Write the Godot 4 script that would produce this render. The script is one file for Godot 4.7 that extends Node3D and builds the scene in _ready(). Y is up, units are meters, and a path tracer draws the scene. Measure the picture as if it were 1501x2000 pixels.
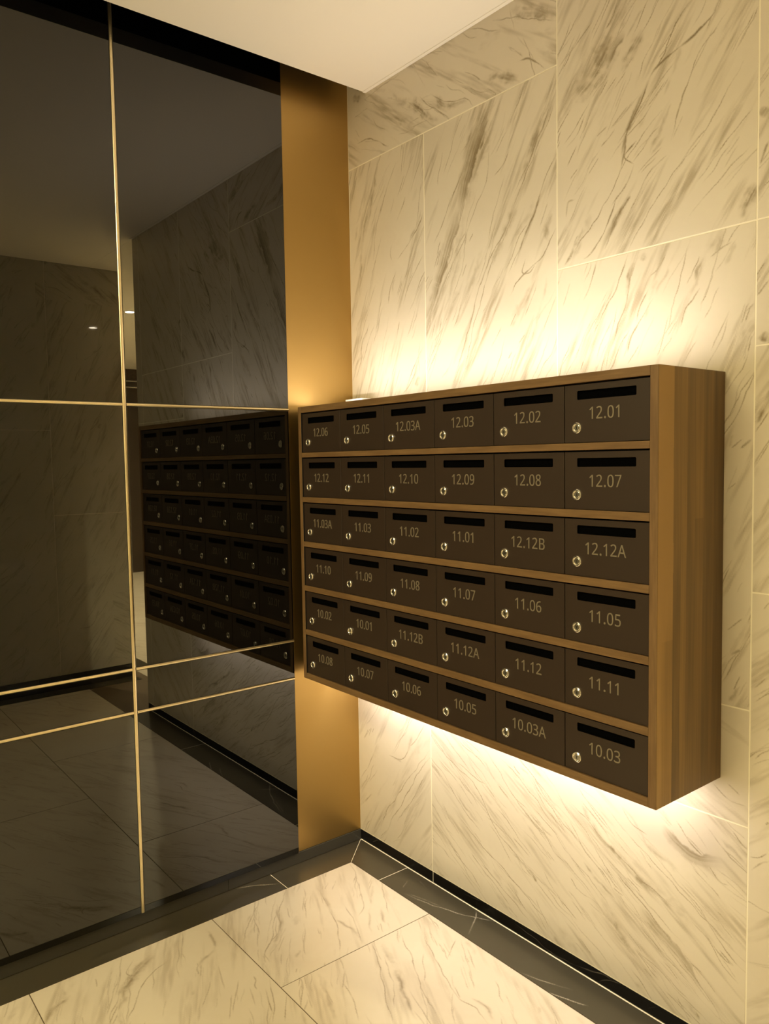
extends Node3D
# A lobby corner: black glass wall with brass inlays on the left, book-matched marble wall on the right,
# a floating wooden bank of numbered mailboxes with led strips above and below.
# Corner of the two walls at the origin, x along the marble wall, z along the glass wall, y up, metres.

const HC := 3.0182           # ceiling
const GT := 0.0118           # front of the glass, in front of the gold sheet at x = 0
const GZ := 0.3132           # where the gold sheet ends and the glass begins
const MX0 := 0.0502          # mailbox cabinet
const MX1 := 1.579
const MY0 := 0.7605
const MY1 := 1.8042
const MD := 0.2957
const WALL_END := 2.34       # end of the marble wall
const WALL_T := 0.24
const FAR_X := 3.2           # opposite wall
const BACK_Z := 4.2
const BW := 0.1451           # black floor border along the marble wall
const BL := 0.1298           # and along the glass wall
const HS := 0.0448           # skirting height

# ------------------------------------------------------------------ helpers
func lin(r: float, g: float, b: float) -> Color:
	return Color(r, g, b).linear_to_srgb()

func mat(called: String, c: Color, rough: float, metal := 0.0, spec := 0.5) -> StandardMaterial3D:
	var m := StandardMaterial3D.new()
	m.resource_name = called
	m.albedo_color = c
	m.roughness = rough
	m.metallic = metal
	m.metallic_specular = spec
	return m

func quad(st: SurfaceTool, p: Array, uv: Array, away: Vector3) -> void:
	var n: Vector3 = (p[1] - p[0]).cross(p[2] - p[0]).normalized()
	var order := [0, 2, 1, 0, 3, 2] if n.dot(away) > 0.0 else [0, 1, 2, 0, 2, 3]
	if n.dot(away) < 0.0:
		n = -n
	for i in order:
		st.set_normal(n)
		st.set_uv(uv[i])
		st.add_vertex(p[i])

func tri(st: SurfaceTool, a: Vector3, b: Vector3, c: Vector3, away: Vector3) -> void:
	var n := (b - a).cross(c - a).normalized()
	var order := [a, c, b] if n.dot(away) > 0.0 else [a, b, c]
	if n.dot(away) < 0.0:
		n = -n
	for v in order:
		st.set_normal(n)
		st.set_uv(Vector2.ZERO)
		st.add_vertex(v)

func flat_uv(p: Vector3, axis: int, s: Vector2, o: Vector2, turned: bool) -> Vector2:
	var q := Vector2(p.z, p.y) if axis == 0 else (Vector2(p.x, p.z) if axis == 1 else Vector2(p.x, p.y))
	if turned:
		q = Vector2(q.y, q.x)
	return q * s + o

# a box with bevelled edges; centre c, in the parent's axes; uv = plane coordinates * s + o
func add_box(st: SurfaceTool, c: Vector3, size: Vector3, ch := 0.001, s := Vector2.ONE, o := Vector2.ZERO, turned := false) -> void:
	var h := size * 0.5
	for a in 3:
		var b := (a + 1) % 3
		var d := (a + 2) % 3
		for sa in [-1.0, 1.0]:
			var p := []
			var uv := []
			for k in [[-1, -1], [1, -1], [1, 1], [-1, 1]]:
				var v := Vector3.ZERO
				v[a] = sa * h[a]
				v[b] = k[0] * (h[b] - ch)
				v[d] = k[1] * (h[d] - ch)
				p.append(c + v)
				uv.append(flat_uv(c + v, a, s, o, turned))
			var away := Vector3.ZERO
			away[a] = sa
			quad(st, p, uv, away)
			if ch > 0.0:
				for sb in [-1.0, 1.0]:
					var e := []
					var eu := []
					for k in [[0, -1], [0, 1], [1, 1], [1, -1]]:
						var v := Vector3.ZERO
						v[a] = sa * (h[a] - (ch if k[0] == 1 else 0.0))
						v[b] = sb * (h[b] - (ch if k[0] == 0 else 0.0))
						v[d] = k[1] * (h[d] - ch)
						e.append(c + v)
						eu.append(flat_uv(c + v, a, s, o, turned))
					var w := Vector3.ZERO
					w[a] = sa
					w[b] = sb
					quad(st, e, eu, w)
	if ch > 0.0:
		for sx in [-1.0, 1.0]:
			for sy in [-1.0, 1.0]:
				for sz in [-1.0, 1.0]:
					var g := Vector3(sx, sy, sz)
					var i := h - Vector3.ONE * ch
					tri(st, c + Vector3(h.x, i.y, i.z) * g, c + Vector3(i.x, h.y, i.z) * g, c + Vector3(i.x, i.y, h.z) * g, g)

# a lathed shape round the z axis; rows of [radius, z] from the front centre outwards and back
func add_lathe(st: SurfaceTool, c: Vector3, rows: Array, n := 28) -> void:
	for r in rows.size() - 1:
		var a: Array = rows[r]
		var b: Array = rows[r + 1]
		var slope := Vector2(a[1] - b[1], b[0] - a[0]).normalized()
		for i in n:
			var t0 := TAU * i / n
			var t1 := TAU * (i + 1) / n
			var p := [c + Vector3(cos(t0) * a[0], sin(t0) * a[0], a[1]), c + Vector3(cos(t0) * b[0], sin(t0) * b[0], b[1]), c + Vector3(cos(t1) * b[0], sin(t1) * b[0], b[1]), c + Vector3(cos(t1) * a[0], sin(t1) * a[0], a[1])]
			var nn := [Vector3(cos(t0) * slope.x, sin(t0) * slope.x, slope.y), Vector3(cos(t0) * slope.x, sin(t0) * slope.x, slope.y), Vector3(cos(t1) * slope.x, sin(t1) * slope.x, slope.y), Vector3(cos(t1) * slope.x, sin(t1) * slope.x, slope.y)]
			for k in [0, 2, 1, 0, 3, 2]:
				st.set_normal(nn[k])
				st.set_uv(Vector2.ZERO)
				st.add_vertex(p[k])

func tool() -> SurfaceTool:
	var st := SurfaceTool.new()
	st.begin(Mesh.PRIMITIVE_TRIANGLES)
	return st

func numbered(called: String, parent: Node) -> String:
	if not parent.has_node(called):
		return called
	var i := 1
	while parent.has_node("%s_%03d" % [called, i]):
		i += 1
	return "%s_%03d" % [called, i]

func put(called: String, mesh: Mesh, m: Material, parent: Node = self, at := Vector3.ZERO) -> MeshInstance3D:
	var o := MeshInstance3D.new()
	o.name = numbered(called, parent)
	o.mesh = mesh
	o.material_override = m
	o.position = at
	o.cast_shadow = GeometryInstance3D.SHADOW_CASTING_SETTING_ON
	parent.add_child(o, true)
	return o

func box(called: String, lo: Vector3, hi: Vector3, m: Material, parent: Node = self, ch := 0.001, s := Vector2.ONE, o := Vector2.ZERO, turned := false) -> MeshInstance3D:
	var st := tool()
	add_box(st, (lo + hi) * 0.5, hi - lo, ch, s, o, turned)
	return put(called, st.commit(), m, parent)

func root(called: String, at := Vector3.ZERO) -> Node3D:
	var o := Node3D.new()
	o.name = numbered(called, self)
	o.position = at
	add_child(o, true)
	return o

func tag(o: Node, label: String, category := "", group := "", kind := "") -> Node:
	if label:
		o.set_meta("label", label)
	if category:
		o.set_meta("category", category)
	if group:
		o.set_meta("group", group)
	if kind:
		o.set_meta("kind", kind)
	return o

# ------------------------------------------------------------------ stone textures: veins drawn into a density map
var dens := PackedFloat32Array()
var pw := 0
var ph := 0
var ppm := 600.0
var from_top := 0.0        # height of the top of a wall texture; 0 for floors, whose v runs with z
var fields := {}           # tile name -> [x0, y0, x1, y1] in metres
var wob := FastNoiseLite.new()
var rng := RandomNumberGenerator.new()

func start_stone(w: float, h: float, density: float, top: float) -> void:
	ppm = density
	pw = int(w * ppm)
	ph = int(h * ppm)
	from_top = top
	dens.resize(pw * ph)
	dens.fill(0.0)
	fields.clear()

func pix(x: float, y: float) -> Vector2:
	return Vector2(x * ppm, (from_top - y if from_top > 0.0 else y) * ppm)

# kind l: a line, b: a soft band, r: a band with one sharp edge; w metres wide, a strong
func vein(field: String, kind: String, w: float, a: float, pts: Array) -> void:
	var f: Array = fields[field]
	var p0 := pix(f[0], f[1])
	var p1 := pix(f[2], f[3])
	var x_min := maxi(0, int(minf(p0.x, p1.x)))
	var x_max := mini(pw - 1, int(maxf(p0.x, p1.x)))
	var y_min := maxi(0, int(minf(p0.y, p1.y)))
	var y_max := mini(ph - 1, int(maxf(p0.y, p1.y)))
	var pos := []
	for i in pts.size() / 2:
		pos.append(pix(pts[i * 2], pts[i * 2 + 1]))
	var path := PackedVector2Array()
	for i in pos.size() - 1:
		var b: Vector2 = pos[i]
		var c: Vector2 = pos[i + 1]
		var before: Vector2 = pos[i - 1] if i > 0 else b * 2.0 - c
		var after: Vector2 = pos[i + 2] if i + 2 < pos.size() else c * 2.0 - b
		var steps := maxi(2, int(b.distance_to(c) / 0.8))
		for k in steps:
			path.append(b.cubic_interpolate(c, before, after, float(k) / steps))
	var n := path.size()
	if n < 3:
		return
	var half := maxf(0.9, w * ppm * (0.62 if kind == "l" else 0.55))
	a = minf(a * (1.35 if kind == "l" else 1.55), 0.97)
	var line := kind == "l"
	var key := pos[0].x * 1.37 + pos[0].y * 2.11 as float
	for i in n:
		var d := (path[mini(i + 1, n - 1)] - path[maxi(i - 1, 0)]).normalized()
		var side := Vector2(-d.y, d.x)
		var jig := wob.get_noise_2d(i * (0.22 if line else 0.12) + key, key * 0.5) * (minf(4.0, n * 0.02) if line else 6.0)
		var along := float(i) / n
		var tip := clampf(minf(along, 1.0 - along) * (6.0 if line else 4.5), 0.2 if line else 0.0, 1.0)
		var wide := half * (0.85 + (0.9 if line else 0.5) * wob.get_noise_2d(i * (0.2 if line else 0.06), key + 77.0)) * (0.5 + 0.5 * tip)
		wide = maxf(wide, 0.8)
		var force := a * tip * clampf(0.85 + 0.9 * wob.get_noise_2d(i * (0.3 if line else 0.08), key + 300.0), 0.25, 1.15)
		var c := path[i] + side * jig
		var reach := wide * 1.6
		var t := -reach
		while t <= reach:
			var q := c + side * t
			var x := int(q.x)
			var y := int(q.y)
			if x >= x_min and x <= x_max and y >= y_min and y <= y_max:
				var u := t / wide
				var v := 0.0
				if line:
					v = exp(-u * u * 2.0)
				elif kind == "r":
					u += 0.35 * wob.get_noise_2d(t * 0.7 + key, i * 0.5)
					v = clampf((u + 1.0) * 3.0, 0.0, 1.0) * clampf((1.4 - u) / 2.2, 0.0, 1.0)
					v *= 0.85 + 0.7 * wob.get_noise_2d(t * 2.4 + key, i * 0.05)
				else:
					var e := u + 0.55 * wob.get_noise_2d(t * 0.7 + key, i * 0.5) + 0.5 * wob.get_noise_2d(q.x * 0.9, q.y * 0.9)
					v = exp(-e * e * 1.5) * clampf(0.75 + 1.5 * wob.get_noise_2d(q.x * 0.35 + 50.0, q.y * 0.35), 0.15, 1.1)
					v *= 0.85 + 0.8 * wob.get_noise_2d(t * 2.0 + key, i * 0.07)
				v = clampf(v * force, 0.0, 1.0)
				var at := y * pw + x
				if v > dens[at]:
					dens[at] = v
			t += 0.75

# natural streaks in bundles along a tile's own direction (degrees from the horizontal, in metres' axes)
func streaks(field: String, deg: float, spread: float, count: int, a: float) -> void:
	var f: Array = fields[field]
	for i in count:
		var x := rng.randf_range(f[0], f[2])
		var y := rng.randf_range(f[1], f[3])
		var ang := deg + rng.randfn(0.0, spread)
		var reach := clampf(exp(rng.randfn(-2.0, 0.6)), 0.04, 0.6)
		var soft := rng.randf() < 0.22
		for k in (1 if soft else rng.randi_range(1, 4)):
			var t := deg_to_rad(ang + rng.randfn(0.0, 2.0))
			var d := Vector2(cos(t), sin(t)) * reach * rng.randf_range(0.5, 1.0)
			var n := Vector2(-d.y, d.x).normalized()
			var o := n * rng.randfn(0.0, 0.009) + d * rng.randfn(0.0, 0.35)
			var p := Vector2(x, y) + o
			var b1 := n * d.length() * rng.randfn(0.0, 0.025)
			var b2 := n * d.length() * rng.randfn(0.0, 0.025)
			vein(field, "b" if soft else "l", rng.randf_range(0.008, 0.030) if soft else rng.randf_range(0.0009, 0.0022), a * (rng.randf_range(0.15, 0.45) if soft else rng.randf_range(0.2, 0.9)),
				[p.x - d.x * 0.5, p.y - d.y * 0.5, p.x - d.x * 0.15 + b1.x, p.y - d.y * 0.15 + b1.y, p.x + d.x * 0.2 + b2.x, p.y + d.y * 0.2 + b2.y, p.x + d.x * 0.5, p.y + d.y * 0.5])

# soft clouding drawn out along the veins of a tile
func haze(field: String, deg: float, a: float) -> void:
	var f: Array = fields[field]
	var p0 := pix(f[0], f[1])
	var p1 := pix(f[2], f[3])
	var t := deg_to_rad(deg)
	var d := Vector2(cos(t), -sin(t) if from_top > 0.0 else sin(t))
	var off := rng.randf() * 3000.0
	for y in range(maxi(0, int(minf(p0.y, p1.y))), mini(ph - 2, int(maxf(p0.y, p1.y))), 2):
		for x in range(maxi(0, int(minf(p0.x, p1.x))), mini(pw - 2, int(maxf(p0.x, p1.x))), 2):
			var u := x * d.x + y * d.y + off
			var w := y * d.x - x * d.y
			var v := clampf((wob.get_noise_2d(u * 0.045, w * 0.36) - 0.11) * 2.6, 0.0, 1.0)
			if v > 0.0:
				v *= a * clampf(0.65 + 1.3 * wob.get_noise_2d(u * 0.2 + 900.0, w * 1.9), 0.0, 1.2)
				var at := y * pw + x
				for k in [at, at + 1, at + pw, at + pw + 1]:
					dens[k] = minf(1.0, dens[k] + v * (1.0 - dens[k]))

func stone(base: Color, mark: Color, cloud: Color, cloud_part: float, grain: int) -> ImageTexture:
	var n := FastNoiseLite.new()
	n.seed = grain
	n.frequency = 0.004
	n.fractal_octaves = 4
	n.domain_warp_enabled = true
	n.domain_warp_amplitude = 60.0
	var clouds := n.get_image(pw, ph).get_data()
	var bytes := PackedByteArray()
	bytes.resize(pw * ph * 3)
	var lut := PackedByteArray()
	lut.resize(256 * 64 * 3)
	for i in 64:                      # cloud, then vein
		for j in 256:
			var c := base.lerp(cloud, cloud_part * i / 63.0).lerp(mark, j / 255.0)
			var at := (i * 256 + j) * 3
			lut[at] = int(c.r * 255.0 + 0.5)
			lut[at + 1] = int(c.g * 255.0 + 0.5)
			lut[at + 2] = int(c.b * 255.0 + 0.5)
	for i in pw * ph:
		var at := ((clouds[i] >> 2) * 256 + mini(255, int(dens[i] * 255.0))) * 3
		bytes[i * 3] = lut[at]
		bytes[i * 3 + 1] = lut[at + 1]
		bytes[i * 3 + 2] = lut[at + 2]
	return ImageTexture.create_from_image(Image.create_from_data(pw, ph, false, Image.FORMAT_RGB8, bytes))

func wall_veins() -> void:
	vein("T", "b", 0.04, 0.5, [0.863, 3.000, 0.963, 2.942, 1.047, 2.897])
	vein("T", "l", 0.0032, 0.6, [0.794, 2.997, 0.905, 2.955, 1.047, 2.882])
	vein("T", "l", 0.004, 0.6, [0.898, 2.826, 0.940, 2.818, 0.980, 2.789, 1.008, 2.761])
	vein("T", "b", 0.03, 0.65, [0.746, 2.822, 0.811, 2.811, 0.898, 2.773])
	vein("T", "l", 0.0032, 0.55, [0.659, 2.888, 0.713, 2.853, 0.740, 2.829])
	vein("T", "b", 0.034, 0.5, [0.279, 2.929, 0.403, 2.870, 0.481, 2.802, 0.534, 2.769])
	vein("T", "b", 0.028, 0.5, [0.498, 2.871, 0.572, 2.810, 0.678, 2.786])
	vein("T", "l", 0.004, 0.6, [0.436, 2.888, 0.489, 2.839, 0.564, 2.783, 0.586, 2.766])
	vein("T", "l", 0.004, 0.6, [0.490, 2.879, 0.572, 2.824, 0.665, 2.800, 0.699, 2.760])
	vein("T", "l", 0.0032, 0.5, [0.469, 3.001, 0.499, 2.960, 0.529, 2.923])
	vein("T", "b", 0.026, 0.45, [0.278, 2.877, 0.361, 2.827, 0.401, 2.783])
	vein("T", "l", 0.0048, 0.6, [0.057, 2.847, 0.123, 2.842, 0.196, 2.813, 0.258, 2.772])
	vein("T", "l", 0.0024, 0.4, [0.163, 2.911, 0.189, 2.870, 0.242, 2.841])
	vein("T", "l", 0.0032, 0.5, [0.371, 2.896, 0.419, 2.854, 0.466, 2.812])
	vein("T", "l", 0.0024, 0.5, [0.766, 2.796, 0.804, 2.763, 0.779, 2.768])
	vein("T", "b", 0.018, 0.4, [0.963, 2.835, 1.008, 2.812, 1.047, 2.784])
	vein("T", "b", 0.016, 0.4, [0.254, 2.986, 0.297, 2.939, 0.313, 2.912])
	vein("T", "l", 0.0024, 0.45, [0.779, 2.782, 0.733, 2.794, 0.679, 2.833])
	vein("T", "b", 0.022, 0.35, [0.033, 3.024, 0.091, 3.008])
	vein("A", "b", 0.016, 0.45, [0.195, 2.759, 0.165, 2.664, 0.124, 2.535])
	vein("A", "b", 0.018, 0.45, [0.155, 2.624, 0.105, 2.525, 0.072, 2.408, 0.058, 2.250])
	vein("A", "l", 0.0032, 0.5, [0.299, 2.700, 0.236, 2.616, 0.198, 2.528])
	vein("A", "l", 0.0032, 0.5, [0.217, 2.585, 0.174, 2.492, 0.152, 2.374])
	vein("A", "l", 0.004, 0.65, [0.447, 2.483, 0.410, 2.430, 0.360, 2.389, 0.300, 2.349])
	vein("A", "l", 0.0032, 0.5, [0.445, 2.334, 0.391, 2.277, 0.348, 2.221, 0.330, 2.176])
	vein("A", "l", 0.0032, 0.55, [0.290, 2.308, 0.254, 2.249, 0.239, 2.191])
	vein("A", "l", 0.0024, 0.5, [0.266, 2.410, 0.257, 2.380, 0.265, 2.351])
	vein("A", "l", 0.0032, 0.5, [0.122, 2.136, 0.072, 2.063, 0.059, 1.959])
	vein("A", "l", 0.0024, 0.5, [0.155, 2.131, 0.111, 2.069, 0.070, 1.987])
	vein("A", "l", 0.0032, 0.5, [0.438, 2.006, 0.384, 1.938, 0.340, 1.866])
	vein("A", "l", 0.0024, 0.45, [0.400, 1.925, 0.357, 1.875, 0.314, 1.841])
	vein("A", "l", 0.0024, 0.45, [0.303, 1.940, 0.271, 1.866])
	vein("A", "l", 0.0024, 0.45, [0.236, 1.914, 0.198, 1.844])
	vein("A", "b", 0.012, 0.35, [0.086, 2.211, 0.045, 2.136, 0.034, 2.103])
	vein("A", "b", 0.014, 0.3, [0.436, 2.497, 0.411, 2.451, 0.368, 2.393])
	vein("B", "r", 0.06, 0.6, [0.778, 2.750, 0.731, 2.678, 0.675, 2.553, 0.624, 2.412])
	vein("B", "l", 0.004, 0.6, [0.778, 2.750, 0.711, 2.647, 0.640, 2.554, 0.573, 2.454])
	vein("B", "b", 0.055, 0.3, [0.804, 2.691, 0.731, 2.599, 0.653, 2.429])
	vein("B", "l", 0.0032, 0.5, [0.596, 2.505, 0.558, 2.435, 0.504, 2.362])
	vein("B", "r", 0.046, 0.6, [0.639, 2.464, 0.594, 2.367, 0.517, 2.222, 0.477, 2.141])
	vein("B", "b", 0.03, 0.4, [0.516, 2.202, 0.476, 2.131, 0.452, 2.098])
	vein("B", "l", 0.004, 0.6, [1.047, 2.687, 1.002, 2.605, 0.944, 2.519, 0.877, 2.427])
	vein("B", "l", 0.004, 0.6, [1.047, 2.658, 0.990, 2.566, 0.926, 2.472, 0.864, 2.376])
	vein("B", "b", 0.026, 0.35, [1.047, 2.675, 0.979, 2.587, 0.902, 2.456])
	vein("B", "l", 0.004, 0.6, [0.889, 2.425, 0.845, 2.336, 0.773, 2.250, 0.719, 2.160, 0.683, 2.064, 0.617, 1.913, 0.594, 1.865])
	vein("B", "l", 0.0032, 0.5, [0.907, 2.407, 0.839, 2.310, 0.773, 2.222, 0.732, 2.124, 0.689, 2.029, 0.645, 1.866])
	vein("B", "b", 0.03, 0.3, [0.901, 2.422, 0.826, 2.304, 0.760, 2.196])
	vein("B", "l", 0.004, 0.55, [0.859, 2.568, 0.834, 2.535, 0.796, 2.509])
	vein("B", "l", 0.0032, 0.5, [1.046, 2.501, 1.001, 2.437, 0.961, 2.351])
	vein("B", "l", 0.0056, 0.7, [0.987, 2.399, 0.966, 2.356, 0.937, 2.314, 0.894, 2.234])
	vein("B", "l", 0.004, 0.7, [1.046, 2.284, 1.001, 2.220, 0.960, 2.193, 0.900, 2.160, 0.856, 2.117])
	vein("B", "b", 0.02, 0.55, [1.035, 2.330, 1.009, 2.297, 1.012, 2.252])
	vein("B", "l", 0.004, 0.6, [0.924, 2.218, 0.912, 2.180, 0.942, 2.174, 0.966, 2.196])
	vein("B", "b", 0.026, 0.35, [0.977, 2.167, 0.930, 2.100, 0.868, 2.018])
	vein("B", "l", 0.0024, 0.5, [0.887, 2.061, 0.861, 2.019])
	vein("B", "l", 0.0024, 0.5, [0.664, 2.258, 0.643, 2.218])
	vein("B", "l", 0.0032, 0.4, [0.666, 2.365, 0.630, 2.334, 0.600, 2.296])
	vein("B", "l", 0.0024, 0.5, [0.867, 1.939, 0.851, 1.917])
	vein("B", "l", 0.0024, 0.45, [0.823, 2.024, 0.777, 1.964])
	vein("B", "l", 0.0024, 0.4, [0.545, 2.059, 0.498, 2.019])
	vein("B", "l", 0.0024, 0.4, [1.045, 2.080, 1.017, 2.032, 0.994, 1.982])
	vein("C", "b", 0.07, 0.4, [1.300, 2.828, 1.235, 2.755, 1.176, 2.683, 1.072, 2.598])
	vein("C", "b", 0.04, 0.45, [1.273, 2.817, 1.235, 2.759, 1.201, 2.706])
	vein("C", "l", 0.004, 0.5, [1.181, 2.830, 1.140, 2.799, 1.056, 2.746])
	vein("C", "r", 0.03, 0.5, [1.282, 2.755, 1.240, 2.722, 1.221, 2.682])
	vein("C", "l", 0.0048, 0.55, [1.258, 2.839, 1.244, 2.810, 1.220, 2.785])
	vein("C", "l", 0.0032, 0.5, [1.166, 2.610, 1.120, 2.556, 1.077, 2.520])
	vein("C", "l", 0.0032, 0.5, [1.151, 2.579, 1.120, 2.531, 1.082, 2.505])
	vein("C", "b", 0.04, 0.4, [1.337, 2.743, 1.292, 2.685, 1.264, 2.642])
	vein("C", "l", 0.0072, 0.95, [1.547, 2.709, 1.540, 2.687, 1.509, 2.669, 1.461, 2.650, 1.416, 2.635, 1.377, 2.617, 1.356, 2.599])
	vein("C", "l", 0.004, 0.7, [1.472, 2.742, 1.436, 2.711, 1.411, 2.670, 1.403, 2.644, 1.373, 2.615])
	vein("C", "b", 0.014, 0.95, [1.364, 2.603, 1.333, 2.554, 1.302, 2.507, 1.283, 2.466, 1.274, 2.417])
	vein("C", "l", 0.0056, 0.9, [1.364, 2.603, 1.334, 2.550, 1.297, 2.493, 1.279, 2.432, 1.267, 2.384])
	vein("C", "l", 0.004, 0.8, [1.320, 2.450, 1.288, 2.429, 1.284, 2.415, 1.312, 2.392])
	vein("C", "l", 0.0032, 0.5, [1.312, 2.390, 1.289, 2.346, 1.241, 2.299])
	vein("C", "l", 0.0032, 0.55, [1.577, 2.681, 1.529, 2.639, 1.494, 2.604, 1.470, 2.548, 1.442, 2.485, 1.422, 2.417])
	vein("C", "l", 0.0048, 0.6, [1.250, 2.504, 1.231, 2.487, 1.206, 2.471])
	vein("C", "l", 0.004, 0.5, [1.226, 2.521, 1.191, 2.504])
	vein("C", "l", 0.004, 0.5, [1.125, 2.434, 1.098, 2.412])
	vein("C", "l", 0.0048, 0.65, [1.114, 2.349, 1.090, 2.347, 1.082, 2.306])
	vein("C", "b", 0.01, 0.6, [1.303, 2.310, 1.275, 2.282, 1.265, 2.261])
	vein("C", "b", 0.028, 0.95, [1.652, 2.247, 1.631, 2.208, 1.613, 2.174])
	vein("C", "b", 0.018, 0.9, [1.638, 2.212, 1.621, 2.188, 1.610, 2.170])
	vein("C", "l", 0.004, 0.6, [1.260, 2.321, 1.222, 2.246, 1.172, 2.183, 1.146, 2.172])
	vein("C", "l", 0.004, 0.6, [1.303, 2.305, 1.270, 2.274, 1.246, 2.236, 1.217, 2.185])
	vein("C", "b", 0.014, 0.5, [1.284, 2.294, 1.256, 2.250, 1.227, 2.204])
	vein("C", "l", 0.0032, 0.55, [1.349, 2.231, 1.322, 2.206, 1.299, 2.168])
	vein("C", "l", 0.004, 0.6, [1.125, 2.244, 1.112, 2.225])
	vein("C", "b", 0.012, 0.4, [1.146, 2.264, 1.098, 2.190, 1.071, 2.170])
	vein("C", "b", 0.01, 0.4, [1.409, 2.433, 1.383, 2.411, 1.366, 2.397])
	vein("M", "l", 0.0032, 0.5, [1.192, 2.154, 1.172, 2.099, 1.146, 2.053])
	vein("M", "l", 0.004, 0.55, [1.294, 2.153, 1.271, 2.097, 1.242, 2.045, 1.202, 1.986, 1.177, 1.935])
	vein("M", "l", 0.0032, 0.5, [1.331, 2.153, 1.304, 2.091, 1.295, 2.044, 1.276, 1.987, 1.242, 1.910])
	vein("M", "b", 0.014, 0.4, [1.340, 2.147, 1.304, 2.095, 1.295, 2.036])
	vein("M", "l", 0.0032, 0.55, [1.411, 2.131, 1.390, 2.097, 1.363, 2.079])
	vein("M", "l", 0.0032, 0.5, [1.359, 2.045, 1.332, 2.002, 1.323, 1.968])
	vein("M", "l", 0.004, 0.55, [1.332, 1.962, 1.305, 1.922, 1.295, 1.883])
	vein("M", "l", 0.0032, 0.4, [1.482, 2.150, 1.454, 2.062, 1.434, 1.993, 1.413, 1.916])
	vein("M", "b", 0.014, 0.4, [1.554, 2.148, 1.515, 2.091, 1.496, 2.039])
	vein("M", "l", 0.004, 0.55, [1.508, 2.022, 1.488, 1.996, 1.467, 1.976, 1.455, 1.933])
	vein("M", "l", 0.0032, 0.5, [1.592, 2.121, 1.562, 2.110, 1.535, 2.094])
	vein("M", "l", 0.0024, 0.45, [1.247, 1.987, 1.212, 1.930, 1.192, 1.878])
	vein("M", "l", 0.0024, 0.45, [1.146, 1.879, 1.135, 1.850])
	vein("M", "l", 0.0024, 0.45, [1.237, 1.906, 1.223, 1.850])
	vein("M", "l", 0.0024, 0.45, [1.333, 1.902, 1.295, 1.854])
	vein("M", "l", 0.0024, 0.4, [1.501, 1.892, 1.481, 1.865, 1.465, 1.836])
	vein("M", "l", 0.0024, 0.4, [1.421, 1.965, 1.396, 1.887, 1.387, 1.864])
	vein("M", "l", 0.0024, 0.4, [1.098, 2.113, 1.071, 2.049])
	vein("M", "l", 0.0032, 0.45, [1.649, 1.961, 1.628, 1.944])
	vein("E", "b", 0.02, 0.45, [1.677, 2.416, 1.660, 2.395])
	vein("E", "l", 0.0048, 0.5, [1.677, 2.335, 1.659, 2.286])
	vein("E", "l", 0.004, 0.5, [1.684, 2.011, 1.656, 1.978])
	vein("E", "b", 0.02, 0.6, [1.686, 1.889, 1.675, 1.863])
	vein("E", "b", 0.012, 0.5, [1.688, 1.715, 1.659, 1.667])
	vein("E", "l", 0.004, 0.5, [1.689, 1.698, 1.656, 1.650])
	vein("S", "l", 0.004, 0.5, [1.648, 1.633, 1.620, 1.611])
	vein("S", "l", 0.0032, 0.5, [1.625, 1.634, 1.596, 1.612])
	vein("S", "l", 0.0024, 0.45, [1.609, 1.525, 1.588, 1.508])
	vein("S", "l", 0.0032, 0.4, [1.631, 1.185, 1.590, 1.149])
	vein("S", "b", 0.014, 0.35, [1.632, 1.103, 1.597, 1.084])
	vein("S", "l", 0.004, 0.5, [1.627, 1.037, 1.610, 0.998])
	vein("S", "l", 0.0048, 0.6, [1.651, 0.972, 1.647, 0.962])
	vein("S", "b", 0.01, 0.4, [1.622, 1.006, 1.598, 0.965])
	vein("W", "l", 0.004, 0.5, [1.656, 1.278, 1.659, 1.272])
	vein("W", "l", 0.0032, 0.4, [1.696, 1.234, 1.683, 1.215])
	vein("W", "l", 0.0032, 0.4, [1.691, 1.045, 1.663, 1.015])
	vein("W", "l", 0.004, 0.5, [1.701, 0.605, 1.680, 0.586, 1.658, 0.579])
	vein("W", "l", 0.0032, 0.45, [1.706, 0.587, 1.685, 0.572, 1.661, 0.545])
	vein("W", "l", 0.0032, 0.4, [1.704, 0.685, 1.696, 0.677])
	vein("P", "l", 0.0024, 0.55, [0.445, 0.507, 0.348, 0.394, 0.263, 0.284, 0.174, 0.176, 0.136, 0.088])
	vein("P", "l", 0.0024, 0.6, [0.444, 0.481, 0.364, 0.382, 0.297, 0.273, 0.218, 0.169, 0.168, 0.082])
	vein("P", "b", 0.012, 0.35, [0.428, 0.413, 0.363, 0.312, 0.244, 0.167])
	vein("P", "l", 0.0024, 0.5, [0.428, 0.423, 0.346, 0.290, 0.244, 0.167])
	vein("P", "l", 0.0024, 0.5, [0.420, 0.600, 0.367, 0.528, 0.326, 0.489])
	vein("P", "l", 0.0032, 0.5, [0.326, 0.484, 0.284, 0.428, 0.198, 0.420])
	vein("P", "l", 0.0024, 0.5, [0.128, 0.445, 0.080, 0.363, 0.051, 0.319])
	vein("P", "l", 0.0024, 0.4, [0.084, 0.502, 0.036, 0.443])
	vein("P", "b", 0.01, 0.35, [0.283, 0.417, 0.224, 0.416])
	vein("Q", "l", 0.0024, 0.55, [0.484, 0.549, 0.563, 0.500, 0.654, 0.468, 0.707, 0.431, 0.746, 0.366, 0.791, 0.319, 0.859, 0.279, 0.906, 0.237, 0.959, 0.217])
	vein("Q", "l", 0.0024, 0.5, [0.533, 0.420, 0.618, 0.351, 0.706, 0.293])
	vein("Q", "l", 0.0024, 0.6, [0.589, 0.311, 0.685, 0.261, 0.783, 0.215, 0.876, 0.173, 0.958, 0.129, 1.015, 0.109])
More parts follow.
